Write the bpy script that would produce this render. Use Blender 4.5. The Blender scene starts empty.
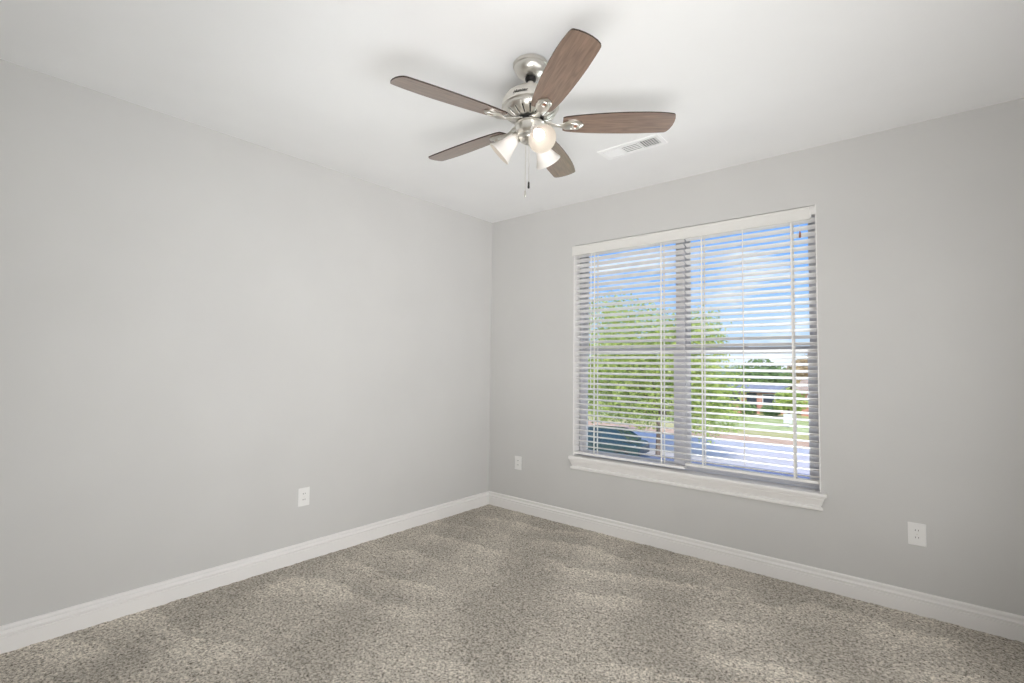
import bpy, bmesh, math, random
import numpy as np
from mathutils import Vector, Matrix, noise

random.seed(7)
PI = math.pi
scene = bpy.context.scene
COL = scene.collection
rad = math.radians

# ------------------------------------------------------------------ camera
F_PX, YAW, PITCH, ROLL = 496.425, 2.2701, 0.045757, 0.011047
CAM = Vector((3.2737, -3.5711, 1.3504))
cam_data = bpy.data.cameras.new('camera')
cam_data.sensor_width = 36.0
cam_data.lens = F_PX / 1024 * 36.0
cam_data.clip_start = 0.02
cam_data.clip_end = 900
cam = bpy.data.objects.new('camera', cam_data)
COL.objects.link(cam)
fw = Vector((math.cos(YAW) * math.cos(PITCH), math.sin(YAW) * math.cos(PITCH), math.sin(PITCH)))
rt = Vector((math.sin(YAW), -math.cos(YAW), 0))
up = rt.cross(fw)
r2 = rt * math.cos(ROLL) + up * math.sin(ROLL)
u2 = -rt * math.sin(ROLL) + up * math.cos(ROLL)
cam.matrix_world = Matrix(((r2.x, u2.x, -fw.x, CAM.x), (r2.y, u2.y, -fw.y, CAM.y), (r2.z, u2.z, -fw.z, CAM.z), (0, 0, 0, 1)))
scene.camera = cam

scene.view_settings.view_transform = 'Standard'
scene.view_settings.look = 'None'
scene.view_settings.gamma = 1
scene.view_settings.exposure = 0.0
scene.view_settings.use_curve_mapping = False
scene.cycles.max_bounces = 8
scene.cycles.diffuse_bounces = 5
scene.cycles.glossy_bounces = 3
scene.cycles.transparent_max_bounces = 12
scene.cycles.caustics_reflective = False
scene.cycles.caustics_refractive = False
scene.cycles.sample_clamp_indirect = 4
scene.cycles.use_denoising = True


def srgb(r, g, b):
    def c(v):
        v /= 255.0
        return v / 12.92 if v <= .04045 else ((v + .055) / 1.055) ** 2.4
    return (c(r), c(g), c(b), 1)


# ------------------------------------------------------------------ sky
world = bpy.data.worlds.new('world')
scene.world = world
world.use_nodes = True
nt = world.node_tree
nt.nodes.clear()
N = lambda t, **k: (lambda n: ([setattr(n, a, b) for a, b in k.items()], n)[1])(nt.nodes.new(t))
tc = N('ShaderNodeTexCoord')
sep = N('ShaderNodeSeparateXYZ')
nt.links.new(tc.outputs['Generated'], sep.inputs[0])
grad = N('ShaderNodeValToRGB')
grad.color_ramp.elements[0].position = 0.0
grad.color_ramp.elements[0].color = srgb(196, 214, 232)
grad.color_ramp.elements[1].position = 0.5
grad.color_ramp.elements[1].color = srgb(96, 150, 234)
e = grad.color_ramp.elements.new(0.07); e.color = srgb(178, 208, 240)
e = grad.color_ramp.elements.new(0.16); e.color = srgb(126, 178, 244)
nt.links.new(sep.outputs['Z'], grad.inputs[0])
mp = N('ShaderNodeMapping')
mp.inputs['Scale'].default_value = (1.0, 1.0, 3.2)
mp.inputs['Location'].default_value = (0.35, 0.1, 0.0)
nt.links.new(tc.outputs['Generated'], mp.inputs[0])
nz = N('ShaderNodeTexNoise')
nz.inputs['Scale'].default_value = 2.6
nz.inputs['Detail'].default_value = 7
nz.inputs['Roughness'].default_value = .58
nt.links.new(mp.outputs[0], nz.inputs['Vector'])
cl = N('ShaderNodeValToRGB')
cl.color_ramp.elements[0].position = .50
cl.color_ramp.elements[0].color = (0, 0, 0, 1)
cl.color_ramp.elements[1].position = .62
cl.color_ramp.elements[1].color = (1, 1, 1, 1)
nt.links.new(nz.outputs['Fac'], cl.inputs[0])
mx = N('ShaderNodeMix', data_type='RGBA')
nt.links.new(cl.outputs[0], mx.inputs[0])
nt.links.new(grad.outputs[0], mx.inputs[6])
mx.inputs[7].default_value = srgb(240, 244, 250)
bg = N('ShaderNodeBackground')
bg.inputs['Strength'].default_value = 1.35
nt.links.new(mx.outputs[2], bg.inputs[0])
wo = N('ShaderNodeOutputWorld')
nt.links.new(bg.outputs[0], wo.inputs[0])

# ------------------------------------------------------------------ sun and added fill lamps
sd = bpy.data.lights.new('sun', 'SUN')
sd.energy = 3.6
sd.angle = rad(1.0)
sd.color = (1.0, .96, .88)
so = bpy.data.objects.new('sun', sd)
so.rotation_euler = Vector((-.35, .75, -.75)).to_track_quat('-Z', 'Y').to_euler()
so.location = (0, -6, 12)
COL.objects.link(so)


def area(name, loc, target, sx, sy, power, color, spread=180):
    d = bpy.data.lights.new(name, 'AREA')
    d.shape = 'RECTANGLE'
    d.size, d.size_y = sx, sy
    d.energy = power
    d.spread = rad(spread)
    d.color = color
    o = bpy.data.objects.new(name, d)
    o.location = loc
    o.rotation_euler = (Vector(target) - Vector(loc)).to_track_quat('-Z', 'Y').to_euler()
    COL.objects.link(o)
    return o


area('right_wall_fill', (3.86, -3.0, 1.0), (.2, -.6, 2.2), 1.6, 1.6, 23, (.995, .995, .99), 80)  # first of three added fill lamps at the unseen right wall, no fixture there
area('right_wall_fill', (3.88, -2.0, 1.1), (0, -2.0, 1.2), 3.0, 1.8, 18.5, (.99, .995, 1), 154)  # wide added fill brightening the left wall
area('right_wall_fill', (3.88, -3.0, 1.0), (0, -2.6, .8), 1.6, 1.6, 17, (.985, .995, 1), 110)  # third added fill, aimed low across the room
area('back_wall_fill', (3.2, -3.88, .8), (2.4, -.6, 2.7), 1.2, 1.0, 24, (1, .99, .975), 90)  # added fill by the back wall, aimed at the ceiling; no hall there
area('ground_bounce_fill', (2.3, 3.0, -1.15), (1.6, -.4, 1.9), 3.2, 1.6, 300, (.90, .95, 1.0))  # added area lamp below the sill, stands in for daylight bounced off the ground


# ------------------------------------------------------------------ materials
def mat(name, col=None, rough=.6, metal=0.0, spec=.5, build=None):
    m = bpy.data.materials.new(name)
    m.use_nodes = True
    t = m.node_tree
    b = t.nodes['Principled BSDF']
    if col is not None:
        b.inputs['Base Color'].default_value = col
    b.inputs['Roughness'].default_value = rough
    b.inputs['Metallic'].default_value = metal
    b.inputs['Specular IOR Level'].default_value = spec
    if build:
        build(t, b)
    return m


def noise_color(c1, c2, scale, detail=3, lo=.35, hi=.65, bump=0.0, stretch=(1, 1, 1), bump_scale=None, dist=.01):
    def f(t, b):
        co = t.nodes.new('ShaderNodeTexCoord')
        m = t.nodes.new('ShaderNodeMapping')
        m.inputs['Scale'].default_value = stretch
        t.links.new(co.outputs['Object'], m.inputs[0])
        n = t.nodes.new('ShaderNodeTexNoise')
        n.inputs['Scale'].default_value = scale
        n.inputs['Detail'].default_value = detail
        t.links.new(m.outputs[0], n.inputs['Vector'])
        r = t.nodes.new('ShaderNodeValToRGB')
        r.color_ramp.elements[0].position = lo
        r.color_ramp.elements[0].color = c1
        r.color_ramp.elements[1].position = hi
        r.color_ramp.elements[1].color = c2
        t.links.new(n.outputs['Fac'], r.inputs[0])
        t.links.new(r.outputs[0], b.inputs['Base Color'])
        if bump:
            n2 = t.nodes.new('ShaderNodeTexNoise')
            n2.inputs['Scale'].default_value = bump_scale or scale
            n2.inputs['Detail'].default_value = 2
            t.links.new(co.outputs['Object'], n2.inputs['Vector'])
            bp = t.nodes.new('ShaderNodeBump')
            bp.inputs['Strength'].default_value = bump
            bp.inputs['Distance'].default_value = dist
            t.links.new(n2.outputs['Fac'], bp.inputs['Height'])
            t.links.new(bp.outputs[0], b.inputs['Normal'])
    return f


def mix_scaled(c, k):
    return (c[0] * k, c[1] * k, c[2] * k, 1)


WALLC = srgb(206, 205, 203)
M = {}
M['wall'] = mat('wall_paint', rough=.85, spec=.2, build=noise_color(mix_scaled(WALLC, .985), mix_scaled(WALLC, 1.01), 2, bump=.08, bump_scale=160, dist=.002))
CEILC = srgb(242, 242, 242)
M['ceiling'] = mat('ceiling_paint', rough=.9, spec=.15, build=noise_color(mix_scaled(CEILC, .985), mix_scaled(CEILC, 1.01), 2, bump=.15, bump_scale=90, dist=.002))
M['trim'] = mat('white_trim_paint', srgb(238, 236, 234), rough=.42, spec=.4)
M['vinyl'] = mat('white_vinyl', srgb(206, 206, 212), rough=.4, spec=.4)
M['slat'] = mat('white_blind_slat', srgb(242, 240, 238), rough=.4, spec=.4)
M['cord'] = mat('white_cord', srgb(238, 236, 232), rough=.8)
M['plastic'] = mat('white_plastic', srgb(236, 235, 233), rough=.35)
M['slot'] = mat('dark_slot', srgb(40, 38, 36), rough=.7)
M['vent'] = mat('vent_enamel', srgb(248, 248, 248), rough=.4)
M['ventdark'] = mat('vent_duct', srgb(44, 46, 50), rough=.8)


M['nickel'] = mat('brushed_nickel', srgb(222, 219, 212), rough=.3, metal=1.0)
M['black'] = mat('black_metal', srgb(30, 29, 28), rough=.45, metal=.3)


def wood_build(t, b):
    co = t.nodes.new('ShaderNodeTexCoord')
    m = t.nodes.new('ShaderNodeMapping'); m.inputs['Scale'].default_value = (1.2, 14, 14)
    n = t.nodes.new('ShaderNodeTexNoise'); n.inputs['Scale'].default_value = 7; n.inputs['Detail'].default_value = 6
    n.inputs['Distortion'].default_value = .6
    r = t.nodes.new('ShaderNodeValToRGB')
    r.color_ramp.elements[0].position = .3; r.color_ramp.elements[0].color = srgb(98, 79, 67)
    r.color_ramp.elements[1].position = .72; r.color_ramp.elements[1].color = srgb(136, 112, 96)
    t.links.new(co.outputs['Object'], m.inputs[0]); t.links.new(m.outputs[0], n.inputs['Vector'])
    t.links.new(n.outputs['Fac'], r.inputs[0]); t.links.new(r.outputs[0], b.inputs['Base Color'])


M['wood'] = mat('dark_walnut_blade', rough=.38, spec=.6, build=wood_build)
M['wood'].node_tree.nodes['Principled BSDF'].inputs['Coat Weight'].default_value = 1.0
M['wood'].node_tree.nodes['Principled BSDF'].inputs['Coat Roughness'].default_value = .22
M['wood_edge'] = mat('blade_edge', srgb(52, 36, 28), rough=.5)


def frosted_build(t, b):
    out = t.nodes['Material Output']
    tr = t.nodes.new('ShaderNodeBsdfTranslucent'); tr.inputs[0].default_value = (.95, .93, .9, 1)
    mx = t.nodes.new('ShaderNodeMixShader'); mx.inputs[0].default_value = .4
    t.links.new(b.outputs[0], mx.inputs[1]); t.links.new(tr.outputs[0], mx.inputs[2])
    t.links.new(mx.outputs[0], out.inputs[0])


M['shade'] = mat('frosted_glass', srgb(240, 238, 235), rough=.35, build=frosted_build)


def emit(name, color, strength):
    m = bpy.data.materials.new(name); m.use_nodes = True
    b = m.node_tree.nodes['Principled BSDF']
    b.inputs['Base Color'].default_value = (.9, .9, .9, 1)
    b.inputs['Emission Color'].default_value = color
    b.inputs['Emission Strength'].default_value = strength
    return m


M['shade_inner'] = mat('dimmed_inner_glass', srgb(206, 196, 182), rough=.5, build=frosted_build)  # inside of the same glass, dimmer light there painted in as a darker colour
M['bulb'] = emit('lit_bulb', (1.0, .94, .97, 1), 1.9)


def glass_build(t, b):
    out = t.nodes['Material Output']
    t.nodes.remove(b)
    tr = t.nodes.new('ShaderNodeBsdfTransparent'); tr.inputs[0].default_value = (.97, .98, .98, 1)
    gl = t.nodes.new('ShaderNodeBsdfGlossy'); gl.inputs['Roughness'].default_value = .02
    fr = t.nodes.new('ShaderNodeFresnel'); fr.inputs[0].default_value = 1.45
    mx = t.nodes.new('ShaderNodeMixShader')
    t.links.new(fr.outputs[0], mx.inputs[0]); t.links.new(tr.outputs[0], mx.inputs[1]); t.links.new(gl.outputs[0], mx.inputs[2])
    t.links.new(mx.outputs[0], out.inputs[0])


M['glass'] = mat('window_glass', build=glass_build)


# ------------------------------------------------------------------ mesh helpers
class MB:
    """collects shapes, then links them as one mesh object"""
    def __init__(s):
        s.v, s.f, s.m, s.mi = [], [], [], 0

    def add(s, vs, fs, mi=None):
        n = len(s.v)
        s.v += [tuple(p) for p in vs]
        s.f += [tuple(n + i for i in q) for q in fs]
        s.m += [s.mi if mi is None else mi] * len(fs)
        return s

    def box(s, x0, x1, y0, y1, z0, z1, mi=None, mtx=None):
        vs = [Vector((x, y, z)) for x in (x0, x1) for y in (y0, y1) for z in (z0, z1)]
        if mtx: vs = [mtx @ p for p in vs]
        return s.add(vs, [(0, 1, 3, 2), (4, 6, 7, 5), (0, 4, 5, 1), (2, 3, 7, 6), (0, 2, 6, 4), (1, 5, 7, 3)], mi)

    def lathe(s, prof, seg=48, mtx=None, cap0=False, cap1=False, mi=None):
        vs = []
        for r, z in prof:
            for i in range(seg):
                a = 2 * PI * i / seg
                p = Vector((r * math.cos(a), r * math.sin(a), z))
                vs.append(mtx @ p if mtx else p)
        fs = []
        for k in range(len(prof) - 1):
            for i in range(seg):
                j = (i + 1) % seg
                fs.append((k * seg + i, k * seg + j, (k + 1) * seg + j, (k + 1) * seg + i))
        if cap0: fs.append(tuple(range(seg - 1, -1, -1)))
        if cap1: fs.append(tuple((len(prof) - 1) * seg + i for i in range(seg)))
        return s.add(vs, fs, mi)

    def tube(s, pts, r, seg=8, mi=None):
        pts = [Vector(p) for p in pts]
        rs = r if isinstance(r, (list, tuple)) else [r] * len(pts)
        vs, fs = [], []
        u = None
        for k, p in enumerate(pts):
            d = (pts[min(k + 1, len(pts) - 1)] - pts[max(k - 1, 0)]).normalized()
            if u is None:
                u = d.orthogonal().normalized()
            u = (u - d * u.dot(d)).normalized()
            w = d.cross(u)
            for i in range(seg):
                a = 2 * PI * i / seg
                vs.append(p + (u * math.cos(a) + w * math.sin(a)) * rs[k])
        for k in range(len(pts) - 1):
            for i in range(seg):
                j = (i + 1) % seg
                fs.append((k * seg + i, k * seg + j, (k + 1) * seg + j, (k + 1) * seg + i))
        fs.append(tuple(range(seg - 1, -1, -1)))
        fs.append(tuple((len(pts) - 1) * seg + i for i in range(seg)))
        return s.add(vs, fs, mi)

    def prism(s, outline, z0, z1, mtx=None, mi=None, side_mi=None):
        n = len(outline)
        vs = [Vector((x, y, z0)) for x, y in outline] + [Vector((x, y, z1)) for x, y in outline]
        if mtx: vs = [mtx @ p for p in vs]
        base = len(s.v)
        s.add(vs, [tuple(range(n - 1, -1, -1)), tuple(range(n, 2 * n))], mi)
        s.v = s.v[:base] + [tuple(p) for p in vs]
        s.f += [(base + i, base + (i + 1) % n, base + n + (i + 1) % n, base + n + i) for i in range(n)]
        s.m += [(side_mi if side_mi is not None else (s.mi if mi is None else mi))] * n
        return s

    def build(s, name, mats, parent=None, loc=None, bevel=0, smooth=None, rot=None):
        me = bpy.data.meshes.new(name)
        me.from_pydata(s.v, [], s.f)
        me.update()
        for m in (mats if isinstance(mats, (list, tuple)) else [mats]):
            me.materials.append(m)
        me.polygons.foreach_set('material_index', s.m)
        bm = bmesh.new(); bm.from_mesh(me)
        bmesh.ops.recalc_face_normals(bm, faces=bm.faces)
        bm.to_mesh(me); bm.free()
        o = bpy.data.objects.new(name, me)
        COL.objects.link(o)
        if parent: o.parent = parent
        if loc is not None: o.location = loc
        if rot is not None: o.rotation_euler = rot
        if bevel:
            b = o.modifiers.new('bevel', 'BEVEL'); b.width = bevel; b.segments = 2; b.limit_method = 'ANGLE'
        if smooth is not None:
            me.polygons.foreach_set('use_smooth', [True] * len(me.polygons))
            me.set_sharp_from_angle(angle=rad(smooth))
        return o


def empty(name, loc=(0, 0, 0), rz=0.0):
    o = bpy.data.objects.new(name, None)
    o.empty_display_size = .1
    o.location = loc; o.rotation_euler = (0, 0, rz)
    COL.objects.link(o)
    return o


def tag(o, label, cat, group=None, kind=None):
    o['label'] = label; o['category'] = cat
    if group: o['group'] = group
    if kind: o['kind'] = kind
    return o


def struct(o):
    o['kind'] = 'structure'
    return o


def copy_tree(o, parent=None):
    c = o.copy(); COL.objects.link(c)
    if parent: c.parent = parent
    for ch in list(o.children):
        copy_tree(ch, c)
    return c


# ------------------------------------------------------------------ room shell
H = 2.74
RX, RY = 3.92, -3.92            # right and back wall planes
WX0, WX1, WZ0, WZ1 = .955, 2.749, .575, 2.372   # window opening
WT = .17                        # wall thickness


def carpet_build(t, b):
    L = t.links.new
    nn = t.nodes.new

    def math_(op, a, bb=None, clamp=False):
        n = nn('ShaderNodeMath'); n.operation = op; n.use_clamp = clamp
        for k, v_ in enumerate((a, bb)):
            if v_ is None: continue
            if isinstance(v_, (int, float)): n.inputs[k].default_value = v_
            else: L(v_, n.inputs[k])
        return n.outputs[0]
    co = nn('ShaderNodeTexCoord')
    fine = nn('ShaderNodeTexNoise'); fine.inputs['Scale'].default_value = 88; fine.inputs['Detail'].default_value = 4; fine.inputs['Roughness'].default_value = .75
    L(co.outputs['Object'], fine.inputs['Vector'])
    r1 = nn('ShaderNodeValToRGB')
    r1.color_ramp.elements[0].position = .33; r1.color_ramp.elements[0].color = srgb(86, 79, 70)
    r1.color_ramp.elements[1].position = .64; r1.color_ramp.elements[1].color = srgb(240, 232, 220)
    em = r1.color_ramp.elements.new(.46); em.color = srgb(180, 173, 162)
    L(fine.outputs['Fac'], r1.inputs[0])
    # vacuum strokes: shading of back-brushed pile painted into the colour as ragged wedge bands
    wob = nn('ShaderNodeTexNoise'); wob.inputs['Scale'].default_value = 1.7; wob.inputs['Detail'].default_value = 3
    L(co.outputs['Object'], wob.inputs['Vector'])
    rag = nn('ShaderNodeTexNoise'); rag.inputs['Scale'].default_value = 22; rag.inputs['Detail'].default_value = 3
    L(co.outputs['Object'], rag.inputs['Vector'])
    mp = nn('ShaderNodeMapping'); mp.inputs['Rotation'].default_value = (0, 0, rad(-14))
    L(co.outputs['Object'], mp.inputs[0])
    sp = nn('ShaderNodeSeparateXYZ'); L(mp.outputs[0], sp.inputs[0])
    w = math_('MULTIPLY', math_('SUBTRACT', wob.outputs['Fac'], .5), .9)
    rg = math_('MULTIPLY', math_('SUBTRACT', rag.outputs['Fac'], .5), .5)
    v_ = math_('ADD', math_('ADD', math_('MULTIPLY', sp.outputs['Y'], 3.0), math_('MULTIPLY', w, 1.6)), rg)
    saw = math_('FRACT', v_)
    cell = math_('FLOOR', v_)
    # each band is broken along its length
    u_ = math_('ADD', math_('MULTIPLY', sp.outputs['X'], .55), math_('MULTIPLY', cell, .37))
    br = nn('ShaderNodeTexNoise'); br.noise_dimensions = '2D'; br.inputs['Scale'].default_value = 1.8; br.inputs['Detail'].default_value = 2
    cb = nn('ShaderNodeCombineXYZ'); L(u_, cb.inputs[0]); L(math_('MULTIPLY', cell, 3.1), cb.inputs[1]); L(cb.outputs[0], br.inputs['Vector'])
    band = math_('MULTIPLY', saw, math_('MULTIPLY', math_('SUBTRACT', br.outputs['Fac'], .38, True), 5.0, True))
    # broad crosswise vacuum passes, their pile shading also painted into the colour
    wx = math_('ADD', math_('ADD', math_('MULTIPLY', sp.outputs['X'], 1.25), math_('MULTIPLY', sp.outputs['Y'], .22)), math_('ADD', w, math_('MULTIPLY', rg, .6)))
    pas = math_('MULTIPLY', math_('PINGPONG', wx, .5), 2.0)
    ps = nn('ShaderNodeMapRange'); ps.inputs[1].default_value = .3; ps.inputs[2].default_value = .7; ps.inputs[3].default_value = .90; ps.inputs[4].default_value = 1.06
    L(pas, ps.inputs[0])
    bd = nn('ShaderNodeMapRange'); bd.inputs[1].default_value = .25; bd.inputs[2].default_value = .8; bd.inputs[3].default_value = .93; bd.inputs[4].default_value = 1.17
    L(band, bd.inputs[0])
    ml = nn('ShaderNodeMix'); ml.data_type = 'RGBA'; ml.blend_type = 'MULTIPLY'; ml.inputs[0].default_value = 1; ml.clamp_result = True
    L(r1.outputs[0], ml.inputs[6]); L(math_('MULTIPLY', bd.outputs[0], ps.outputs[0]), ml.inputs[7])
    L(ml.outputs[2], b.inputs['Base Color'])
    n2 = nn('ShaderNodeTexNoise'); n2.inputs['Scale'].default_value = 200; n2.inputs['Detail'].default_value = 2
    L(co.outputs['Object'], n2.inputs['Vector'])
    bp = nn('ShaderNodeBump'); bp.inputs['Strength'].default_value = .8; bp.inputs['Distance'].default_value = .004
    L(n2.outputs['Fac'], bp.inputs['Height']); L(bp.outputs[0], b.inputs['Normal'])


M['carpet'] = mat('taupe_carpet', rough=1.0, spec=.05, build=carpet_build)

# carpet: dense grid with tufted relief
rng = np.random.default_rng(3)


def tufts():
    step = .0085
    nx, ny = int(RX / step) + 1, int(-RY / step) + 1
    xs = np.linspace(0, RX, nx); ys = np.linspace(RY, 0, ny)
    z = rng.random((ny, nx)).astype(np.float64)
    z = z * .6 + .2 * np.roll(z, 1, 0) + .2 * np.roll(z, 1, 1)
    coarse = rng.random((ny // 5 + 3, nx // 5 + 3))
    iy = np.linspace(0, coarse.shape[0] - 1.001, ny); ix = np.linspace(0, coarse.shape[1] - 1.001, nx)
    y0 = iy.astype(int); x0 = ix.astype(int); fy = (iy - y0)[:, None]; fx = (ix - x0)[None, :]
    c = (coarse[y0][:, x0] * (1 - fy) * (1 - fx) + coarse[y0 + 1][:, x0] * fy * (1 - fx) + coarse[y0][:, x0 + 1] * (1 - fy) * fx + coarse[y0 + 1][:, x0 + 1] * fy * fx)
    zz = .003 + z * .006 + c * .005
    X, Y = np.meshgrid(xs, ys)
    X = X + (rng.random(X.shape) - .5) * .003; Y = Y + (rng.random(Y.shape) - .5) * .003
    co = np.stack([X, Y, zz], -1).reshape(-1, 3)
    idx = np.arange(nx * ny).reshape(ny, nx)
    q = np.stack([idx[:-1, :-1], idx[:-1, 1:], idx[1:, 1:], idx[1:, :-1]], -1).reshape(-1, 4)
    me = bpy.data.meshes.new('floor')
    me.vertices.add(len(co)); me.vertices.foreach_set('co', co.ravel())
    me.loops.add(q.size); me.loops.foreach_set('vertex_index', q.ravel().astype(np.int32))
    me.polygons.add(len(q)); me.polygons.foreach_set('loop_start', np.arange(0, q.size, 4, dtype=np.int32))
    me.polygons.foreach_set('use_smooth', np.ones(len(q), dtype=bool))
    me.update(); me.validate()
    me.materials.append(M['carpet'])
    o = bpy.data.objects.new('floor', me); COL.objects.link(o)
    return o


struct(tufts())
struct(MB().box(-.15, RX + .15, RY - .15, WT, H, H + .2).build('ceiling', M['ceiling']))
struct(MB().box(-.15, 0, RY - .15, WT, -.2, H).build('wall_left', M['wall']))
struct(MB().box(RX, RX + .15, RY - .15, WT, -.2, H).build('wall_right', M['wall']))
struct(MB().box(0, RX, RY - .15, RY, -.2, H).build('wall_back', M['wall']))
w = MB()
w.box(0, WX0, 0, WT, -.2, H); w.box(WX1, RX, 0, WT, -.2, H)
w.box(WX0, WX1, 0, WT, -.2, WZ0); w.box(WX0, WX1, 0, WT, WZ1, H)
struct(w.build('wall_window', M['wall']))


def baseboard(name, p0, p1, nrm, e0, e1):
    """profile swept from p0 to p1; nrm points into the room; e0/e1 mitre signs"""
    prof = [(0, 0), (.016, 0), (.016, .079), (.0115, .0815), (.0115, .0835), (.0175, .0865), (.0180, .097), (.0120, .1015), (.0085, .108), (.0085, .110), (.0130, .113), (.0130, .124), (.009, .1295), (.004, .131), (0, .131)]
    p0, p1, nrm = Vector(p0), Vector(p1), Vector(nrm)
    d = (p1 - p0).normalized()
    vs = []
    for (p, e) in ((p0, e0), (p1, e1)):
        for (t, z) in prof:
            vs.append(p + nrm * t + d * (e * t) + Vector((0, 0, z)))
    n = len(prof)
    fs = [(i, (i + 1) % n, n + (i + 1) % n, n + i) for i in range(n)] + [tuple(range(n)), tuple(range(2 * n - 1, n - 1, -1))]
    return struct(MB().add(vs, fs).build(name, M['trim'], bevel=.0008))


baseboard('baseboard_left', (0, RY, 0), (0, 0, 0), (1, 0, 0), 1, -1)
baseboard('baseboard_window', (0, 0, 0), (RX, 0, 0), (0, -1, 0), 1, -1)
baseboard('baseboard_right', (RX, 0, 0), (RX, RY, 0), (-1, 0, 0), 1, -1)
baseboard('baseboard_back', (RX, RY, 0), (0, RY, 0), (0, 1, 0), 1, -1)

# ------------------------------------------------------------------ window: jamb liner, stool, apron, two single-hung units
FY0, FY1 = .088, .152
j = MB()
j.box(WX0 - .000, WX0 + .006, -.003, FY0, WZ0, WZ1)
struct(j.build('trim_1', M['trim'], bevel=.001))
struct(MB().box(WX1 - .006, WX1, -.003, FY0, WZ0, WZ1).build('trim_2', M['trim'], bevel=.001))
struct(MB().box(WX0 + .006, WX1 - .006, .012, FY0, WZ1 - .01, WZ1).build('trim_3', M['trim'], bevel=.001))
# stool with ears
s = MB()
s.prism([(.932, -.042), (2.784, -.042), (2.784, .0), (2.737, .0), (2.737, FY0), (.967, FY0), (.967, 0), (.932, 0)], .566, .588)
struct(s.build('window_sill', M['trim'], bevel=.004))
# apron with mitred returns
prof = [(0, .566), (.033, .566), (.033, .559), (.026, .555), (.027, .549), (.022, .538), (.017, .524), (.013, .512), (.008, .508), (.008, .504), (.020, .500), (.021, .489), (.018, .482), (.009, .479), (0, .479)]
vs = []
for side, x in ((-1, .962), (1, 2.742)):
    for d, z in prof:
        vs.append((x + side * d, -d, z))
n = len(prof)
struct(MB().add(vs, [(i, (i + 1) % n, n + (i + 1) % n, n + i) for i in range(n)] + [tuple(range(n)), tuple(range(2 * n - 1, n - 1, -1))]).build('trim_4', M['trim'], bevel=.0008))


def window_unit(idx, x0, x1):
    root = struct(empty('window_%d' % idx, (x0, FY0, .588)))
    ox, oy, oz = x0, FY0, .588
    def B(mb, a, b, c, d, e, f): mb.box(a - ox, b - ox, c - oy, d - oy, e - oz, f - oz)
    fr = MB(); z0, z1 = .588, WZ1 - .01; t = .028
    B(fr, x0, x0 + t, FY0, FY1, z0, z1); B(fr, x1 - t, x1, FY0, FY1, z0, z1)
    B(fr, x0 + t, x1 - t, FY0, FY1, z0, z0 + .016); B(fr, x0 + t, x1 - t, FY0, FY1, z1 - t, z1)
    fr.build('window_frame', M['vinyl'], root, bevel=.002)
    a, b = x0 + t, x1 - t
    up = MB(); y0, y1 = .122, .146; st = .026
    B(up, a, a + st, y0, y1, 1.46, z1 - t); B(up, b - st, b, y0, y1, 1.46, z1 - t)
    B(up, a + st, b - st, y0, y1, 1.46, 1.49); B(up, a + st, b - st, y0, y1, z1 - t - .026, z1 - t)
    u = up.build('upper_sash', M['vinyl'], root, bevel=.002)
    g = MB(); B(g, a + st, b - st, .132, .136, 1.49, z1 - t - .026); g.build('glass_pane', M['glass'], u)
    lo = MB(); y0, y1 = .094, .120; st = .034
    B(lo, a, a + st, y0, y1, z0 + .016, 1.478); B(lo, b - st, b, y0, y1, z0 + .016, 1.478)
    B(lo, a + st, b - st, y0, y1, z0 + .016, z0 + .045); B(lo, a + st, b - st, y0, y1, 1.441, 1.478)
    l = lo.build('lower_sash', M['vinyl'], root, bevel=.002)
    g = MB(); B(g, a + st, b - st, .105, .109, z0 + .045, 1.441); g.build('glass_pane', M['glass'], l)
    k = MB(); xm = (a + b) / 2
    B(k, xm - .03, xm + .03, .096, .116, 1.478, 1.486); B(k, xm - .004, xm + .025, .090, .100, 1.486, 1.494)
    k.build('sash_lock', M['vinyl'], l, bevel=.002)


window_unit(1, .967, 1.853)
window_unit(2, 1.853, 2.737)

# ------------------------------------------------------------------ blinds
SLAT_TILT = rad(19)


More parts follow.
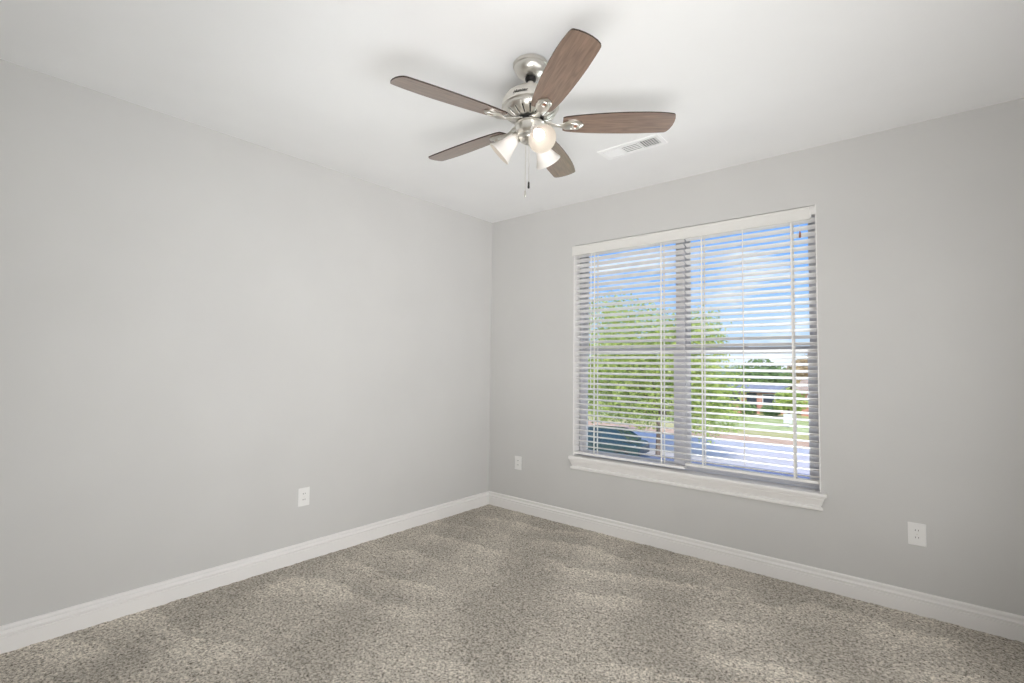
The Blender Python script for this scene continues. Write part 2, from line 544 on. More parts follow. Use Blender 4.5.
def blind(x0, x1, zbot, ladders, label, wand=None, ztop=2.362, tassel=None):
    yc = .040
    root = empty('window_blind', ((x0 + x1) / 2, yc, ztop))
    tag(root, label, 'blind', 'blinds in the window')
    cx = (x0 + x1) / 2; hw = (x1 - x0) / 2
    hr = MB(); hr.box(-hw, hw, -.026, .026, -.045, 0)
    hr.build('headrail', M['slat'], root, bevel=.002)
    pitch = .0437
    sl = MB(); hs = .025; ns = 6
    z = ztop - .075
    levels = []
    stop = zbot + .030
    while z > stop:
        levels.append(z); z -= pitch
    for i, zz in enumerate(levels):
        topv, botv = [], []
        for k in range(ns + 1):
            t = -1 + 2 * k / ns
            yy = t * hs; crown = .0022 * (1 - t * t)
            cy, sy = math.cos(-SLAT_TILT), math.sin(-SLAT_TILT)
            for lst, h in ((topv, crown + .0018), (botv, crown - .0018)):
                lst.append((yy * cy - h * sy, yy * sy + h * cy))
        loop = topv + botv[::-1]
        m = len(loop)
        jx = random.uniform(-.0008, .0008)
        vs = [(-hw + .003 + jx, p[0], zz - ztop + p[1]) for p in loop] + [(hw - .003 + jx, p[0], zz - ztop + p[1]) for p in loop]
        sl.add(vs, [(q, (q + 1) % m, m + (q + 1) % m, m + q) for q in range(m)] + [tuple(range(m)), tuple(range(2 * m - 1, m - 1, -1))])
    sl.build('slats', M['slat'], root, smooth=40)
    br = MB(); br.box(-hw + .002, hw - .002, -.026, .026, zbot - ztop, zbot - ztop + .018)
    br.build('bottom_rail', M['slat'], root, bevel=.003)
    for lx in ladders:
        c = MB()
        for yy in (-.0278, .0278):
            c.box(lx - cx - .0055, lx - cx + .0055, yy - .0005, yy + .0005, zbot - ztop + .015, -.045)
        for zz in levels:
            c.box(lx - cx - .0055, lx - cx + .0055, -.0275, .0275, zz - ztop - .0045, zz - ztop - .0035)
        c.build('ladder_cord', M['cord'], root)
    if wand:
        x, zb = wand
        c = MB(); c.tube([(x - cx, -.032, -.05), (x - cx, -.034, zb - ztop)], .0035, 8)
        c.build('tilt_wand', M['slat'], root, smooth=60)
    if tassel:
        x, zb = tassel
        c = MB(); c.tube([(x - cx, -.032, -.05), (x - cx, -.032, zb - ztop)], .0012, 6)
        o = c.build('lift_cord', M['cord'], root)
        c = MB(); c.lathe([(.002, .02), (.004, .012), (.006, 0), (.007, -.018), (.005, -.022)], 12, Matrix.Translation((x - cx, -.032, zb - ztop)), True, True)
        c.build('tassel', M['tassel'], o, smooth=60)
    return root


M['valance'] = mat('valance_paint', srgb(226, 224, 220), rough=.45)
M['tassel'] = mat('wooden_tassel', srgb(150, 96, 72), rough=.5)
blind(.963, 1.9, .604, [1.151, 1.729], 'white slatted blind over the left half of the window, reaching down to the sill', wand=(1.12, 1.15))
blind(1.903, 2.741, .632, [2.033, 2.606], 'white slatted blind over the right half of the window, hanging just above the sill', tassel=(2.657, 2.20), wand=(2.312, .70))

va = empty('blind_valance', (1.829, -.004, 2.283))
tag(va, 'long white wooden valance board across the top of both window blinds', 'valance')
x0, x1 = .943 - 1.829, 2.716 - 1.829
prof = [(-.006, 0), (.006, 0), (.006, .083), (-.004, .083), (-.009, .079), (-.009, .071), (-.006, .065), (-.006, .014), (-.009, .010), (-.009, .003)]
n = len(prof)
vs = [(x0, p[0], p[1]) for p in prof] + [(x1, p[0], p[1]) for p in prof]
MB().add(vs, [(i, (i + 1) % n, n + (i + 1) % n, n + i) for i in range(n)] + [tuple(range(n)), tuple(range(2 * n - 1, n - 1, -1))]).build('valance_board', M['valance'], va, bevel=.0008)
c = MB(); c.box(x1 - .004, x1 + .006, -.002, .012, .012, .074)
c.build('end_clip', M['plastic'], va, bevel=.001)

# ------------------------------------------------------------------ electrical outlets
def outlet(loc, rz, label, w=.08, h=.122, wide=False):
    """local: plate in xz plane, faces -y"""
    r = empty('wall_outlet', loc, rz)
    tag(r, label, 'outlet', 'outlets on the walls')
    p = MB()
    p.box(-w / 2, w / 2, -.005, .0, -h / 2, h / 2)
    p.build('cover_plate', M['plastic'], r, bevel=.0025)
    for s_ in (1, -1):
        f = MB()
        pts = []
        for k in range(28):
            a = 2 * PI * k / 28
            pts.append((.0172 * math.cos(a), max(-.0122, min(.0122, .0172 * math.sin(a)))))
        f.prism(pts, -.0068, -.001, Matrix.Translation((0, 0, s_ * .0195)) @ Matrix.Rotation(PI / 2, 4, 'X').inverted() @ Matrix.Scale(-1, 4, (0, 0, 1)))
        o = f.build('receptacle', M['plastic'], r)
        sl = MB(); zc = s_ * .0195
        sl.box(-.0078, -.0055, -.0072, -.004, zc - .002, zc + .006)
        sl.box(.0055, .0078, -.0072, -.004, zc - .001, zc + .006)
        sl.lathe([(.0028, -.0072), (.0028, -.004)], 12, Matrix.Translation((0, 0, zc - .007)) @ Matrix.Rotation(-PI / 2, 4, 'X') @ Matrix.Scale(-1, 4, (0, 0, 1)), True, True)
        sl.build('slots', M['slot'], o)
    sc = MB(); sc.lathe([(.003, 0), (.003, .0062)], 14, Matrix.Rotation(PI / 2, 4, 'X'), True, True)
    sc.build('screw', M['nickel'], r)
    return r


outlet((0, -1.859, .436), PI / 2, 'white duplex outlet on the left wall, above the baseboard')
outlet((.361, 0, .446), 0, 'small white outlet on the window wall, close to the room corner')
outlet((3.201, 0, .440), 0, 'white duplex outlet on the window wall, to the right of the window')

# ------------------------------------------------------------------ ceiling vent
v = empty('air_vent', (1.851, -.718, H), 0)
tag(v, 'white rectangular air vent with three louvre banks on the ceiling beside the fan', 'vent')
L_, W_ = .205, .077
fr = MB()
fr.box(-L_, L_, -W_, -W_ + .024, -.009, 0); fr.box(-L_, L_, W_ - .024, W_, -.009, 0)
fr.box(-L_, -L_ + .026, -W_ + .024, W_ - .024, -.009, 0); fr.box(L_ - .026, L_, -W_ + .024, W_ - .024, -.009, 0)
for x in (-.0615, .0615):
    fr.box(x - .005, x + .005, -W_ + .024, W_ - .024, -.009, 0)
fr.build('vent_frame', M['vent'], v, bevel=.0015)
MB().box(-L_ + .02, L_ - .02, -W_ + .02, W_ - .02, -.0012, -.0002).build('duct_plate', M['ventdark'], v)
for (bx0, bx1, kind) in ((-.179, -.0665, -1), (-.0565, .0565, 0), (.0665, .179, 1)):
    lv = MB()
    if kind == 0:
        for k in range(5):
            y = -.044 + .022 * k
            mt = Matrix.Translation(((bx0 + bx1) / 2, y, -.0065)) @ Matrix.Rotation(rad(2), 4, 'X')
            lv.box((bx0 - bx1) / 2, (bx1 - bx0) / 2, -.008, .008, -.0005, .0005, mtx=mt)
    else:
        nsl = 7
        for k in range(nsl):
            x = bx0 + (bx1 - bx0) * (k + .5) / nsl
            mt = Matrix.Translation((x, 0, -.0068)) @ Matrix.Rotation(rad(42 if kind < 0 else 8) * (-1 if kind < 0 else 1), 4, 'Y')
            lv.box(-.0062 if kind < 0 else -.0045, .0062 if kind < 0 else .0045, -.053, .053, -.0005, .0005, mtx=mt)
    lv.build('louvre_bank', M['vent'], v)

# ------------------------------------------------------------------ ceiling fan
FX, FYC, BZ = 1.889, -1.812, 2.454
fan = empty('ceiling_fan', (FX, FYC, H))
tag(fan, 'brushed nickel ceiling fan with five dark walnut blades and three glass shades', 'fan')


def zz(z, k=.022): return z - H + k


c = MB(); c.lathe([(.078, 0), (.081, -.004), (.081, -.016), (.076, -.020), (.076, -.024), (.073, -.034), (.065, -.047), (.052, -.057), (.036, -.063), (.026, -.065)], 64, None, True, True)
c.build('canopy', M['nickel'], fan, smooth=35)
c = MB(); c.lathe([(.012, -.055), (.022, -.060), (.026, -.070), (.024, -.080), (.016, -.087)], 32, None, True, True)
c.build('hanger_ball', M['black'], fan, smooth=40)
c = MB(); c.lathe([(.0135, -.07), (.0135, -.094), (.021, -.096), (.021, -.104), (.0135, -.106), (.0135, -.12)], 32, None, True, True)
c.build('downrod', M['nickel'], fan, smooth=35)
# motor housing, dome over a fluted skirt
seg = 100
DK = .030
mh = MB()
mh.lathe([(.018, zz(2.586, DK)), (.036, zz(2.585, DK)), (.044, zz(2.580, DK)), (.068, zz(2.576, DK)), (.094, zz(2.567, DK)), (.112, zz(2.554, DK)), (.124, zz(2.538, DK)), (.1305, zz(2.523, DK)), (.1315, zz(2.508, DK)), (.132, zz(2.498, DK)), (.127, zz(2.494, DK)), (.126, zz(2.490, DK))], seg, None, True)
housing = mh.build('motor_housing', M['nickel'], fan, smooth=35)
sk = MB()
rows = [(.126, 2.490), (.122, 2.482), (.114, 2.466), (.092, 2.451), (.074, 2.443), (.062, 2.441)]
vs = []
for r, z in rows:
    for i in range(seg):
        a = 2 * PI * i / seg
        vs.append((r * math.cos(a), r * math.sin(a), zz(z, DK)))
fs, mi = [], []
for k in range(len(rows) - 1):
    for i in range(seg):
        if k in (2, 3) and i % 5 == 0:
            continue
        j_ = (i + 1) % seg
        fs.append((k * seg + i, k * seg + j_, (k + 1) * seg + j_, (k + 1) * seg + i))
sk.add(vs, fs)
sko = sk.build('vented_skirt', M['nickel'], fan, smooth=35)
sm = sko.modifiers.new('thick', 'SOLIDIFY'); sm.thickness = .003; sm.offset = -1
c = MB(); c.lathe([(.118, zz(2.488, DK)), (.104, zz(2.468, DK)), (.084, zz(2.454, DK)), (.062, zz(2.445, DK)), (.058, zz(2.444)), (.058, zz(2.436)), (.05, zz(2.436))], 48, None, True, True)
c.build('flywheel', M['black'], fan, smooth=35)
# small script name on the housing
tcv = bpy.data.curves.new('script', 'FONT')
tcv.body = 'Hunter'; tcv.size = .023; tcv.shear = .45; tcv.align_x = 'CENTER'; tcv.extrude = .0006
tob = bpy.data.objects.new('script', tcv); COL.objects.link(tob)
bpy.context.view_layer.update()
tme = bpy.data.meshes.new_from_object(tob.evaluated_get(bpy.context.evaluated_depsgraph_get()))
bpy.data.objects.remove(tob)
az = rad(287)
for vt in tme.vertices:
    x, y, h = vt.co
    a = az + x / .128
    z = 2.511 + y * .9
    # radius of the dome at height z
    pr = [(.1315, 2.508), (.1305, 2.523), (.124, 2.538), (.112, 2.554), (.094, 2.567)]
    r = pr[0][0]
    for (ra, za), (rb, zb) in zip(pr, pr[1:]):
        if za <= z <= zb:
            r = ra + (rb - ra) * (z - za) / (zb - za)
    r += .0012 + h
    vt.co = (r * math.cos(a), r * math.sin(a), zz(z, DK))
tme.materials.clear(); tme.materials.append(M['black'])
to = bpy.data.objects.new('maker_script', tme); COL.objects.link(to); to.parent = housing

c = MB(); c.lathe([(.060, -.285), (.069, -.286), (.070, -.292), (.066, -.295), (.066, zz(2.385, .036)), (.064, zz(2.376, .036)), (.057, zz(2.370, .036)), (.052, zz(2.366, .036)), (.052, zz(2.352, .036)), (.045, zz(2.340, .036)), (.028, zz(2.332, .036)), (.012, zz(2.329, .036)), (.010, zz(2.322, .036)), (.005, zz(2.318, .036))], 64, None, True, True)
c.build('switch_housing', M['nickel'], fan, smooth=35)

# blades
blade_out = [(.150, -.043), (.165, -.049), (.21, -.056), (.28, -.064), (.36, -.070), (.44, -.0735), (.52, -.0735), (.58, -.070), (.625, -.064), (.640, -.0605), (.646, -.055), (.651, -.035), (.652, -.01), (.649, .015), (.642, .038), (.632, .054), (.622, .0605), (.60, .0625), (.50, .066), (.42, .066), (.34, .064), (.26, .060), (.20, .054), (.165, .048), (.150, .040)]
iron_out = [(.062, -.026), (.085, -.020), (.110, -.011), (.135, -.010), (.150, -.016), (.162, -.026), (.178, -.030), (.195, -.028), (.207, -.031), (.220, -.027), (.235, -.016), (.244, 0), (.235, .016), (.220, .027), (.207, .031), (.195, .028), (.178, .030), (.162, .026), (.150, .016), (.135, .010), (.110, .011), (.085, .020), (.062, .026)]
PITCHB = rad(-12)


def iron_mesh():
    m_ = MB()
    n_ = len(iron_out)
    vs_ = []
    for layer in (0, 1, 2):
        for u_, v_ in iron_out:
            k_ = max(0, min(1, (u_ - .10) / .07))
            base = .012 * (1 - k_) ** 1.5 - .004 - .008 * math.sin(PI * max(0, min(1, (u_ - .06) / .12)))
            ang = PITCHB * k_
            if layer == 0: p = (u_, v_, base)
            elif layer == 1: p = (u_, v_, base - .004)
            else: p = (u_ + (.2 - u_) * .14, v_ * .74, base - .0085)
            y_, z_ = p[1] * math.cos(ang) - p[2] * math.sin(ang), p[1] * math.sin(ang) + p[2] * math.cos(ang)
            vs_.append((p[0], y_, z_))
    half = n_ // 2
    fs_ = []
    for l in (0, 1):
        fs_ += [(l * n_ + i, l * n_ + (i + 1) % n_, (l + 1) * n_ + (i + 1) % n_, (l + 1) * n_ + i) for i in range(n_)]
    for l in (0, 2):
        for i in range(half):
            a_, b_, c_, d_ = i, i + 1, n_ - 2 - i, n_ - 1 - i
            if b_ < c_:
                fs_.append(tuple(l * n_ + q for q in (a_, b_, c_, d_)))
            elif b_ == c_:
                fs_.append(tuple(l * n_ + q for q in (a_, b_, d_)))
    m_.add(vs_, fs_)
    rt_ = Matrix.Rotation(PITCHB, 4, 'X')
    # raised ring of the medallion
    prof_ = []
    for k in range(9):
        t_ = 2 * PI * k / 8
        prof_.append((.0150 + .0042 * math.cos(t_), -.0135 + .0042 * math.sin(t_)))
    m_.lathe(prof_, 20, rt_ @ Matrix.Translation((.207, 0, 0)))
    for (dx, dy) in ((-.034, -.017), (-.034, .017)):
        m_.tube([rt_ @ Vector((.207 + dx, dy, -.010)), rt_ @ Vector((.207 + dx + .03, dy * 1.15, -.0125)), rt_ @ Vector((.207 + dx + .058, dy * .55, -.012))], [.002, .0036, .002], 8)
    return m_


angles = [325.46, 253.46, 181.46, 109.46, 37.46]
b0 = None
for k, a in enumerate(angles):
    if b0 is None:
        m_ = MB()
        m_.prism(blade_out, -.003, .003, Matrix.Rotation(PITCHB, 4, 'X'), mi=0, side_mi=1)
        b0 = m_.build('blade', [M['wood'], M['wood_edge']], fan)
        i0 = iron_mesh().build('blade_iron', M['nickel'], b0, smooth=50)
        sc = MB()
        rt_ = Matrix.Rotation(PITCHB, 4, 'X')
        sc.lathe([(.0070, -.0142), (.0070, -.006)], 14, rt_ @ Matrix.Translation((.207, 0, 0)), True, True)
        s0 = sc.build('screw_hole', M['tassel'], b0)
        bl = b0
    else:
        bl = copy_tree(b0, fan)
    bl.location = (0, 0, BZ - H); bl.rotation_euler = (0, 0, rad(a))

# light kit: three arms with bell shades
def axis_matrix(p, d):
    d = Vector(d).normalized()
    q = d.to_track_quat('Z', 'Y').to_matrix().to_4x4()
    return Matrix.Translation(p) @ q


arm0 = None
for a in (330, 210, 90):
    if arm0 is None:
        m_ = MB()
        m_.tube([(.030, 0, zz(2.352, .037)), (.043, 0, zz(2.353, .037)), (.053, 0, zz(2.360, .037)), (.060, 0, zz(2.366, .037))], [.010, .0095, .010, .013], 14)
        start = Vector((.053, 0, zz(2.373, .037))); dv = Vector((.74, 0, -.70))
        mt = axis_matrix(start, dv)
        m_.lathe([(.006, -.012), (.014, -.010), (.019, -.002), (.0225, .010), (.0265, .016), (.0275, .024), (.024, .026)], 32, mt, True, False)
        arm0 = m_.build('light_arm', M['nickel'], fan, smooth=40)
        sh = MB()
        outer = [(.023, .016), (.0255, .026), (.0285, .036), (.0315, .050), (.0355, .066), (.0415, .084), (.0495, .102), (.0585, .118), (.0625, .125)]
        inner = [(r - .003, t) for r, t in outer][::-1]
        sh.lathe(outer + [(.0622, .1262)], 48, mt)
        sh.lathe([(.0622, .1262), (.0608, .1262)] + inner, 48, mt, mi=1)
        sho = sh.build('lamp_shade', [M['shade'], M['shade_inner']], arm0, smooth=50)
        bb = MB(); bb.lathe([(.010, .020), (.013, .034), (.019, .050), (.0235, .064), (.0245, .074), (.0225, .085), (.016, .094), (.008, .098), (.001, .099)], 24, mt, True, False)
        bb.build('light_bulb', M['bulb'], arm0, smooth=60)
        ar = arm0
    else:
        ar = copy_tree(arm0, fan)
    ar.rotation_euler = (0, 0, rad(a))

for (ang, rr_, zt, zb, dark) in ((222, .020, 2.335, 2.120, False), (300, .030, 2.335, 2.150, True)):
    x, y = rr_ * math.cos(rad(ang)), rr_ * math.sin(rad(ang))
    ch = MB(); ch.tube([(x, y, zz(zt)), (x, y, zz(zb))], .0011, 6)
    z = zt
    while z > zb:
        ch.lathe([(.0002, .0018), (.0018, 0), (.0002, -.0018)], 6, Matrix.Translation((x, y, zz(z)))); z -= .006
    co_ = ch.build('pull_chain', M['nickel'], fan)
    fb = MB(); fb.lathe([(.001, .004), (.004, 0), (.0045, -.012), (.0052, -.024), (.003, -.028)], 14, Matrix.Translation((x, y, zz(zb))), True, True)
    fb.build('chain_fob', M['black'] if dark else M['nickel'], co_, smooth=50)

# ------------------------------------------------------------------ outdoors
GZ = -3.1
M['grass'] = mat('lawn_grass', rough=.95, spec=.1, build=noise_color(srgb(182, 190, 124), srgb(214, 216, 158), 1.2, 6, bump=.4, bump_scale=14, dist=.05))
M['dry'] = mat('dry_grass', rough=.95, spec=.1, build=noise_color(srgb(196, 188, 120), srgb(214, 200, 150), 1.5, 6))
M['dirt'] = mat('bare_dirt', rough=.95, spec=.1, build=noise_color(srgb(212, 172, 142), srgb(226, 192, 164), 1.5, 6))
M['asphalt'] = mat('road_asphalt', rough=.9, spec=.2, build=noise_color(srgb(208, 198, 198), srgb(222, 212, 212), 3, 6))
M['concrete'] = mat('pale_concrete', rough=.85, spec=.2, build=noise_color(srgb(196, 192, 196), srgb(212, 208, 210), 3, 6))
M['bluetop'] = mat('bluish_asphalt', rough=.8, spec=.3, build=noise_color(srgb(120, 126, 156), srgb(136, 142, 172), 3, 6))  # bluish grey surface of the near strip
struct(MB().box(-260, 260, .4, 300, GZ - 1.0, GZ - .02).build('ground', M['grass']))
struct(MB().box(-60, 40, 17.0, 20.4, GZ - .2, GZ + .0).build('parking_strip', M['bluetop']))
struct(MB().box(-60, 40, 20.4, 25.6, GZ - .2, GZ + .0).build('street', M['asphalt']))
struct(MB().box(-60, 40, 25.6, 27.4, GZ - .2, GZ + .05).build('sidewalk', M['concrete']))
struct(MB().box(-60, 40, 27.4, 30.6, GZ - .2, GZ + .02).build('dirt_verge', M['dirt']))
struct(MB().box(-60, 40, 30.6, 34.5, GZ - .2, GZ + .03).build('dry_grass_verge', M['dry']))


def leaf_mat(name, c1, c2, c3):
    def f(t, b):
        g = t.nodes.new('ShaderNodeObjectInfo')
        co = t.nodes.new('ShaderNodeTexCoord')
        n = t.nodes.new('ShaderNodeTexWhiteNoise') if False else t.nodes.new('ShaderNodeTexNoise')
        n.inputs['Scale'].default_value = 3.2; n.inputs['Detail'].default_value = 5; n.inputs['Roughness'].default_value = .85
        t.links.new(co.outputs['Object'], n.inputs['Vector'])
        r = t.nodes.new('ShaderNodeValToRGB')
        r.color_ramp.elements[0].position = .38; r.color_ramp.elements[0].color = c1
        r.color_ramp.elements[1].position = .62; r.color_ramp.elements[1].color = c3
        e_ = r.color_ramp.elements.new(.5); e_.color = c2
        t.links.new(n.outputs['Fac'], r.inputs[0]); t.links.new(r.outputs[0], b.inputs['Base Color'])
        tr = t.nodes.new('ShaderNodeBsdfTranslucent'); t.links.new(r.outputs[0], tr.inputs[0])
        mx_ = t.nodes.new('ShaderNodeMixShader'); mx_.inputs[0].default_value = .35
        t.links.new(b.outputs[0], mx_.inputs[1]); t.links.new(tr.outputs[0], mx_.inputs[2])
        t.links.new(mx_.outputs[0], t.nodes['Material Output'].inputs[0])
    return mat(name, rough=.6, spec=.25, build=f)


M['leaf_bright'] = leaf_mat('bright_leaves', srgb(112, 140, 70), srgb(192, 208, 104), srgb(240, 242, 172))
M['leaf_green'] = leaf_mat('green_leaves', srgb(92, 124, 76), srgb(134, 164, 100), srgb(176, 198, 134))
M['leaf_orange'] = leaf_mat('autumn_leaves', srgb(190, 160, 112), srgb(222, 194, 150), srgb(238, 216, 180))
M['bark'] = mat('tree_bark', rough=.95, spec=.1, build=noise_color(srgb(112, 96, 86), srgb(150, 134, 122), 8, 5, stretch=(1, 1, .2)))


def tree(x, y, label, blobs, leafm, nleaf, leaf, trunk_h, trunk_r=.16, cat='tree', group=None, name='leafy_tree', base=GZ):
    """blobs: list of (dx, dy, z above base, rx, rz)"""
    r = empty(name, (x, y, base))
    tag(r, label, cat, group)
    lm = MB()
    tot = sum(b[3] ** 2 * b[4] for b in blobs)
    vs, fs = [], []
    for (dx, dy, dz, rx, rz) in blobs:
        cnt = int(nleaf * rx * rx * rz / tot)
        for _ in range(cnt):
            d = Vector((random.gauss(0, 1), random.gauss(0, 1), random.gauss(0, 1))).normalized()
            k = random.random() ** .4
            lump = 1 + .28 * noise.noise(d * 2.3 + Vector((dx, dy, dz)))
            p = Vector((dx + d.x * rx * k * lump, dy + d.y * rx * k * lump, dz + d.z * rz * k * lump))
            nrm = (d + Vector((random.gauss(0, .6), random.gauss(0, .6), random.gauss(0, .6) + .5))).normalized()
            u_ = nrm.orthogonal().normalized(); w_ = nrm.cross(u_)
            th = random.uniform(0, 2 * PI)
            uu = u_ * math.cos(th) + w_ * math.sin(th); ww = nrm.cross(uu)
            sz = leaf * random.uniform(.6, 1.3)
            n_ = len(vs)
            vs += [p - uu * sz, p + ww * sz * .5 + nrm * sz * .12, p + uu * sz, p - ww * sz * .5 + nrm * sz * .12]
            fs.append((n_, n_ + 1, n_ + 2, n_ + 3))
    lm.add(vs, fs)
    me = bpy.data.meshes.new('foliage'); me.from_pydata(lm.v, [], lm.f); me.materials.append(leafm)
    fo = bpy.data.objects.new('foliage', me); COL.objects.link(fo); fo.parent = r
    tm = MB()
    tm.tube([(0, 0, -.05), (.03, 0, trunk_h * .5), (-.02, .04, trunk_h)], [trunk_r * 1.25, trunk_r, trunk_r * .8], 12)
    for (dx, dy, dz, rx, rz) in blobs:
        tm.tube([(-.02, .04, trunk_h - .1), (dx * .4, dy * .4, trunk_h + (dz - trunk_h) * .5), (dx * .9, dy * .9, dz + rz * .3)], [trunk_r * .6, trunk_r * .4, trunk_r * .12], 7)
    tm.build('trunk', M['bark'], r, smooth=60)
    return r


# near tree across the parking strip
tree(-7.25, 20.4, 'large bright green tree seen through the left half of the window', [
    (-2.6, 0, 4.6, 2.6, 1.9), (-2.6, .3, 7.0, 1.7, 1.5), (-.6, -.2, 5.4, 2.5, 2.4), (1.3, .3, 5.0, 2.2, 2.2), (2.6, 0, 3.6, 1.6, 1.5),
    (-1.2, .4, 3.0, 2.4, 1.4), (-3.9, 0, 3.4, 1.6, 1.6), (1.2, 0, 2.7, 1.8, 1.1), (1.9, .2, 6.2, 1.5, 1.2), (-2.9, .2, 2.1, 1.6, .9), (3.3, .1, 2.4, 1.1, 1.1), (2.3, 0, 1.8, 1.1, .9), (-.6, -.3, 1.9, 1.2, .7)],
    M['leaf_bright'], 28000, .095, 2.2, .10)

far = 'trees beyond the far lawn'
G2 = [(0, 0, 3.2, 2.2, 1.9), (-1.3, .2, 2.5, 1.6, 1.5), (1.4, 0, 2.6, 1.6, 1.5), (.2, 0, 4.4, 1.5, 1.2)]
tree(-17.6, 52, 'dark green tree on the far lawn, left of the grey-roofed brick house', G2, M['leaf_green'], 2600, .26, 1.3, .15, group=far)
tree(-24.0, 50, 'dark green tree far behind the large bright tree', G2, M['leaf_green'], 2200, .26, 1.3, .15, group=far)
tree(-12.6, 43.5, 'low bushy green tree at the left corner of the grey-roofed brick house', [(0, 0, 1.6, 1.7, 1.4), (-1.1, 0, 1.3, 1.2, 1.0), (.8, .2, 2.5, 1.1, 1.0)], M['leaf_green'], 1500, .24, .8, .12, group=far)
tree(-12.3, 62, 'green tree rising behind the roof of the grey-roofed brick house', [(0, 0, 3.6, 2.6, 2.0), (2, 0, 3.0, 1.8, 1.6), (-2.4, 0, 3.2, 2.0, 1.7)], M['leaf_green'], 2200, .28, 1.5, .18, group=far)
tree(-8.2, 68, 'tan autumn tree farthest back, behind the right end of the grey roof', [(0, 0, 4.2, 2.4, 1.9), (1.4, 0, 3.4, 1.6, 1.4), (-1.6, 0, 3.2, 1.5, 1.3)], M['leaf_orange'], 2600, .28, 1.6, .18, group=far)
tree(-2.2, 62.5, 'tan autumn tree behind the right-hand brick house', [(.4, 0, 4.6, 2.2, 1.8), (-.9, 0, 3.7, 1.4, 1.3), (1.9, 0, 3.5, 1.6, 1.4)], M['leaf_orange'], 2600, .28, 1.6, .18, group=far)
tree(-6.1, 44.6, 'small yellow-green tree beside the right gable of the grey-roofed brick house', [(0, 0, 1.8, 1.1, .9), (.6, 0, 1.4, .9, .7), (-.5, .1, 1.2, .8, .7)], M['leaf_bright'], 1100, .22, 1.0, .1, group=far)
tree(-31, 52, 'green tree at the far left beyond the car', G2, M['leaf_green'], 1800, .28, 1.3, .15, group=far)

tree(-6.0, 58.2, 'tan autumn tree showing above the gap between the two brick houses', [(0, 0, 4.2, 1.5, 1.2), (.5, 0, 3.3, 1.2, 1.0), (-.7, 0, 3.4, 1.1, 1.0)], M['leaf_orange'], 1500, .26, 1.6, .15, group=far)
# low hedge bushes in front of the houses
for (x, y, lab) in ((-12.0, 46.6, 'round dark shrub below the left windows of the grey-roofed house'), (-7.9, 45.9, 'round dark shrub on the lawn near the right end of the grey-roofed house'), (-9.9, 46.6, 'round dark shrub in front of the middle of the grey-roofed house')):
    tree(x, y, lab, [(0, 0, .55, .75, .5), (.4, 0, .45, .5, .4)], M['leaf_green'], 500, .16, .3, .05, 'shrub', 'shrubs in front of the far houses', 'garden_shrub')

M['brick'] = mat('red_brick', rough=.9, spec=.1, build=noise_color(srgb(206, 140, 120), srgb(230, 178, 158), 3, 6))
M['roof'] = mat('grey_shingle', rough=.9, spec=.1, build=noise_color(srgb(140, 142, 152), srgb(164, 166, 176), 2, 6))
M['tanroof'] = mat('tan_shingle', rough=.9, spec=.1, build=noise_color(srgb(186, 160, 138), srgb(204, 180, 160), 2, 6))
M['darkglass'] = mat('dark_window_glass', srgb(60, 70, 82), rough=.15)


def house(x0, x1, y0, y1, zeave, zridge, roofm, label, wins, door):
    cx, cy = (x0 + x1) / 2, (y0 + y1) / 2
    r = empty('house', (cx, cy, GZ))
    tag(r, label, 'house')
    w_ = MB(); hw, hd, he, hr_ = (x1 - x0) / 2, (y1 - y0) / 2, zeave - GZ, zridge - GZ
    w_.box(-hw, hw, -hd, hd, -.1, he)
    for sx in (-hw, hw - .1):
        w_.add([(sx, -hd, he), (sx, hd, he), (sx, 0, hr_ - .1), (sx + .1, -hd, he), (sx + .1, hd, he), (sx + .1, 0, hr_ - .1)], [(0, 1, 2), (3, 5, 4), (0, 2, 5, 3), (1, 4, 5, 2), (0, 3, 4, 1)])
    w_.build('wall', M['brick'], r)
    ov = .45
    rf = MB(); dz = (hr_ - he) / hd * ov
    rf.add([(-hw - ov, -hd - ov, he - dz), (hw + ov, -hd - ov, he - dz), (hw + ov, 0, hr_), (-hw - ov, 0, hr_), (hw + ov, hd + ov, he - dz), (-hw - ov, hd + ov, he - dz),
            (-hw - ov, -hd - ov, he - dz + .15), (hw + ov, -hd - ov, he - dz + .15), (hw + ov, 0, hr_ + .15), (-hw - ov, 0, hr_ + .15), (hw + ov, hd + ov, he - dz + .15), (-hw - ov, hd + ov, he - dz + .15)],
           [(0, 1, 2, 3), (3, 2, 4, 5), (6, 9, 8, 7), (9, 11, 10, 8), (0, 6, 7, 1), (4, 10, 11, 5), (1, 7, 8, 2), (2, 8, 10, 4), (0, 3, 9, 6), (3, 5, 11, 9)])
    rf.build('roof', roofm, r)
    for xw in wins:
        f_ = MB(); f_.box(xw - .55, xw + .55, -hd - .05, -hd, .9, 1.9)
        fo = f_.build('window', M['trim'], r)
        f_ = MB(); f_.box(xw - .46, xw + .46, -hd - .065, -hd - .045, .98, 1.82); f_.build('pane', M['darkglass'], fo)
    f_ = MB(); f_.box(door - .45, door + .45, -hd - .06, -hd, 0, 1.95); f_.build('door', M['darkglass'], r)


house(-12.2, -7.6, 48, 54, -.98, -.42, M['roof'], 'low brick house with a grey shingle roof, far beyond the street', [-1.5, 1.5], 0)
house(-5.9, .6, 49, 56, -.75, .1, M['tanroof'], 'low brick house with a tan roof at the right edge of the window view', [-2.2, -.4, 2.2], 1.0)

# white board on a post on the lawn
sg = empty('yard_sign', (-4.86, 38, GZ))
tag(sg, 'white rectangular board on a thin post, standing on the green lawn', 'sign')
MB().box(-.30, .30, -.02, .02, .28, 1.0).build('sign_board', M['plastic'], sg, bevel=.01)
MB().tube([(0, .03, -.2), (0, .03, .9)], .03, 8).build('post', M['bark'], sg)

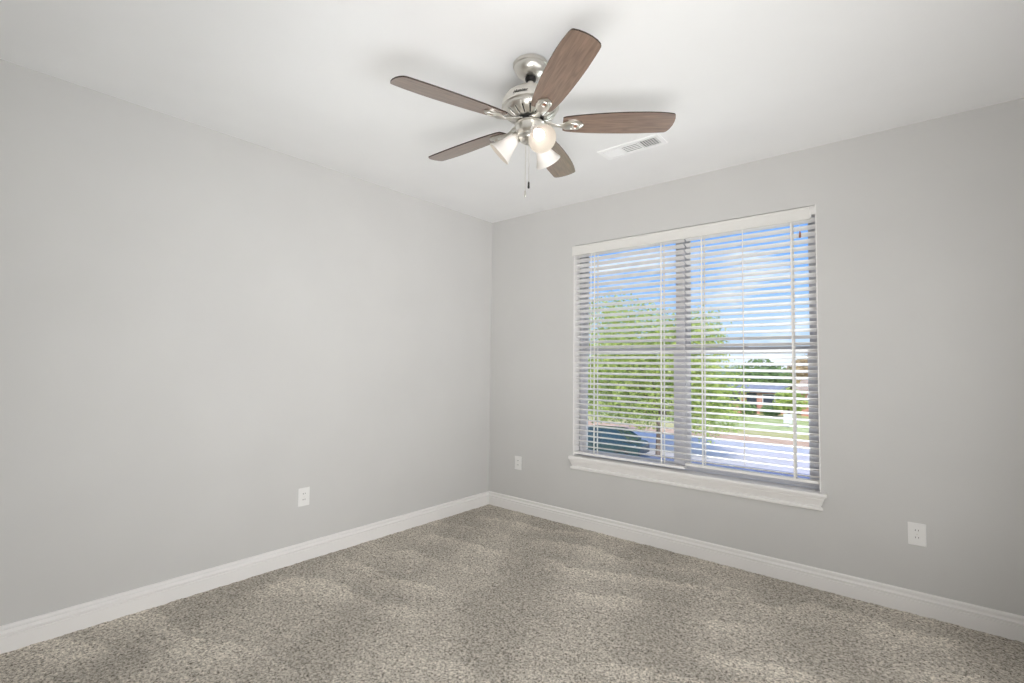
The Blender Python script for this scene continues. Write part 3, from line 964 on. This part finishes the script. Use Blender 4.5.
# parked car
M['carpaint'] = mat('teal_car_paint', srgb(52, 76, 86), rough=.25, metal=.3)
M['carglass'] = mat('car_glass', srgb(38, 66, 76), rough=.08, spec=.8)
M['rubber'] = mat('tyre_rubber', srgb(34, 34, 36), rough=.8)


def car(x, y, rz, label):
    r = empty('car', (x, y, GZ), rz)
    tag(r, label, 'car')
    side = [(-2.2, .35), (-2.25, .62), (-2.15, .86), (-1.2, .95), (1.4, .95), (2.1, .90), (2.25, .75), (2.25, .35)]
    side_hw = .86
    n_ = len(side)
    b_ = MB()
    vs_ = []
    for yy, k in ((-side_hw, .97), (-side_hw + .10, 1.0), (side_hw - .10, 1.0), (side_hw, .97)):
        for (px, pz) in side:
            vs_.append((px * k, yy, .35 + (pz - .35) * (1.0 if k == 1.0 else .9)))
    fs_ = []
    for l in range(3):
        fs_ += [(l * n_ + i, l * n_ + (i + 1) % n_, (l + 1) * n_ + (i + 1) % n_, (l + 1) * n_ + i) for i in range(n_)]
    fs_ += [tuple(range(n_)), tuple(range(4 * n_ - 1, 3 * n_ - 1, -1))]
    b_.add(vs_, fs_)
    b_.build('body', M['carpaint'], r, bevel=.05, smooth=40)
    cab_lo = [(-1.25, .93, .80), (1.75, .93, .80)]
    c_ = MB()
    def ring(x0_, x1_, z_, h_): return [(x0_, -h_, z_), (x1_, -h_, z_), (x1_, h_, z_), (x0_, h_, z_)]
    c_.add(ring(-1.30, 1.85, .93, .80) + ring(-.45, 1.15, 1.40, .62), [(0, 1, 5, 4), (1, 2, 6, 5), (2, 3, 7, 6), (3, 0, 4, 7), (0, 3, 2, 1), (4, 5, 6, 7)])
    c_.build('windows', M['carglass'], r, bevel=.03)
    t_ = MB(); t_.add(ring(-.50, 1.20, 1.39, .64) + ring(-.36, 1.05, 1.45, .56), [(0, 1, 5, 4), (1, 2, 6, 5), (2, 3, 7, 6), (3, 0, 4, 7), (0, 3, 2, 1), (4, 5, 6, 7)])
    for sx in (-1, 1):
        t_.tube([(-1.28, sx * .80, .94), (-.44, sx * .63, 1.41)], .035, 6)
        t_.tube([(1.83, sx * .80, .94), (1.14, sx * .63, 1.41)], .045, 6)
        t_.tube([(.35, sx * .81, .94), (.35, sx * .64, 1.41)], .035, 6)
    t_.build('roof', M['carpaint'], r)
    for wx in (-1.4, 1.45):
        for sy in (-1, 1):
            w_ = MB(); w_.lathe([(.2, -.1), (.31, -.1), (.33, -.07), (.33, .07), (.31, .1), (.2, .1)], 24, Matrix.Translation((wx, sy * .80, .33)) @ Matrix.Rotation(PI / 2, 4, 'X'), True, True)
            wo_ = w_.build('wheel', M['rubber'], r, smooth=40)
            w_ = MB(); w_.lathe([(.19, -.105), (.19, .105)], 20, Matrix.Translation((wx, sy * .80, .33)) @ Matrix.Rotation(PI / 2, 4, 'X'), True, True)
            w_.build('hubcap', M['carpaint'], wo_)
    return r


car(-9.15, 17.9, rad(8), 'dark teal car parked at the kerb below the bright green tree')

# distant wooded ridge
hm = MB()
vs, fs = [], []
nseg = 60
for i in range(nseg + 1):
    x = -320 + 560 * i / nseg
    h = 4.2 + 3.0 * noise.noise(Vector((x * .012, 3.1, 0))) + 1.2 * noise.noise(Vector((x * .06, 7.7, 0)))
    vs += [(x, 205, GZ - 1), (x, 225, GZ + h), (x, 260, GZ + h * .9), (x, 290, GZ - 1)]
for i in range(nseg):
    for k in range(3):
        fs.append((i * 4 + k, (i + 1) * 4 + k, (i + 1) * 4 + k + 1, i * 4 + k + 1))
hm.add(vs, fs)
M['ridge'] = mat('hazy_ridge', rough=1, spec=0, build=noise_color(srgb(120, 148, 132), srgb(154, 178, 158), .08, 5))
struct(hm.build('hills', M['ridge'], smooth=60))
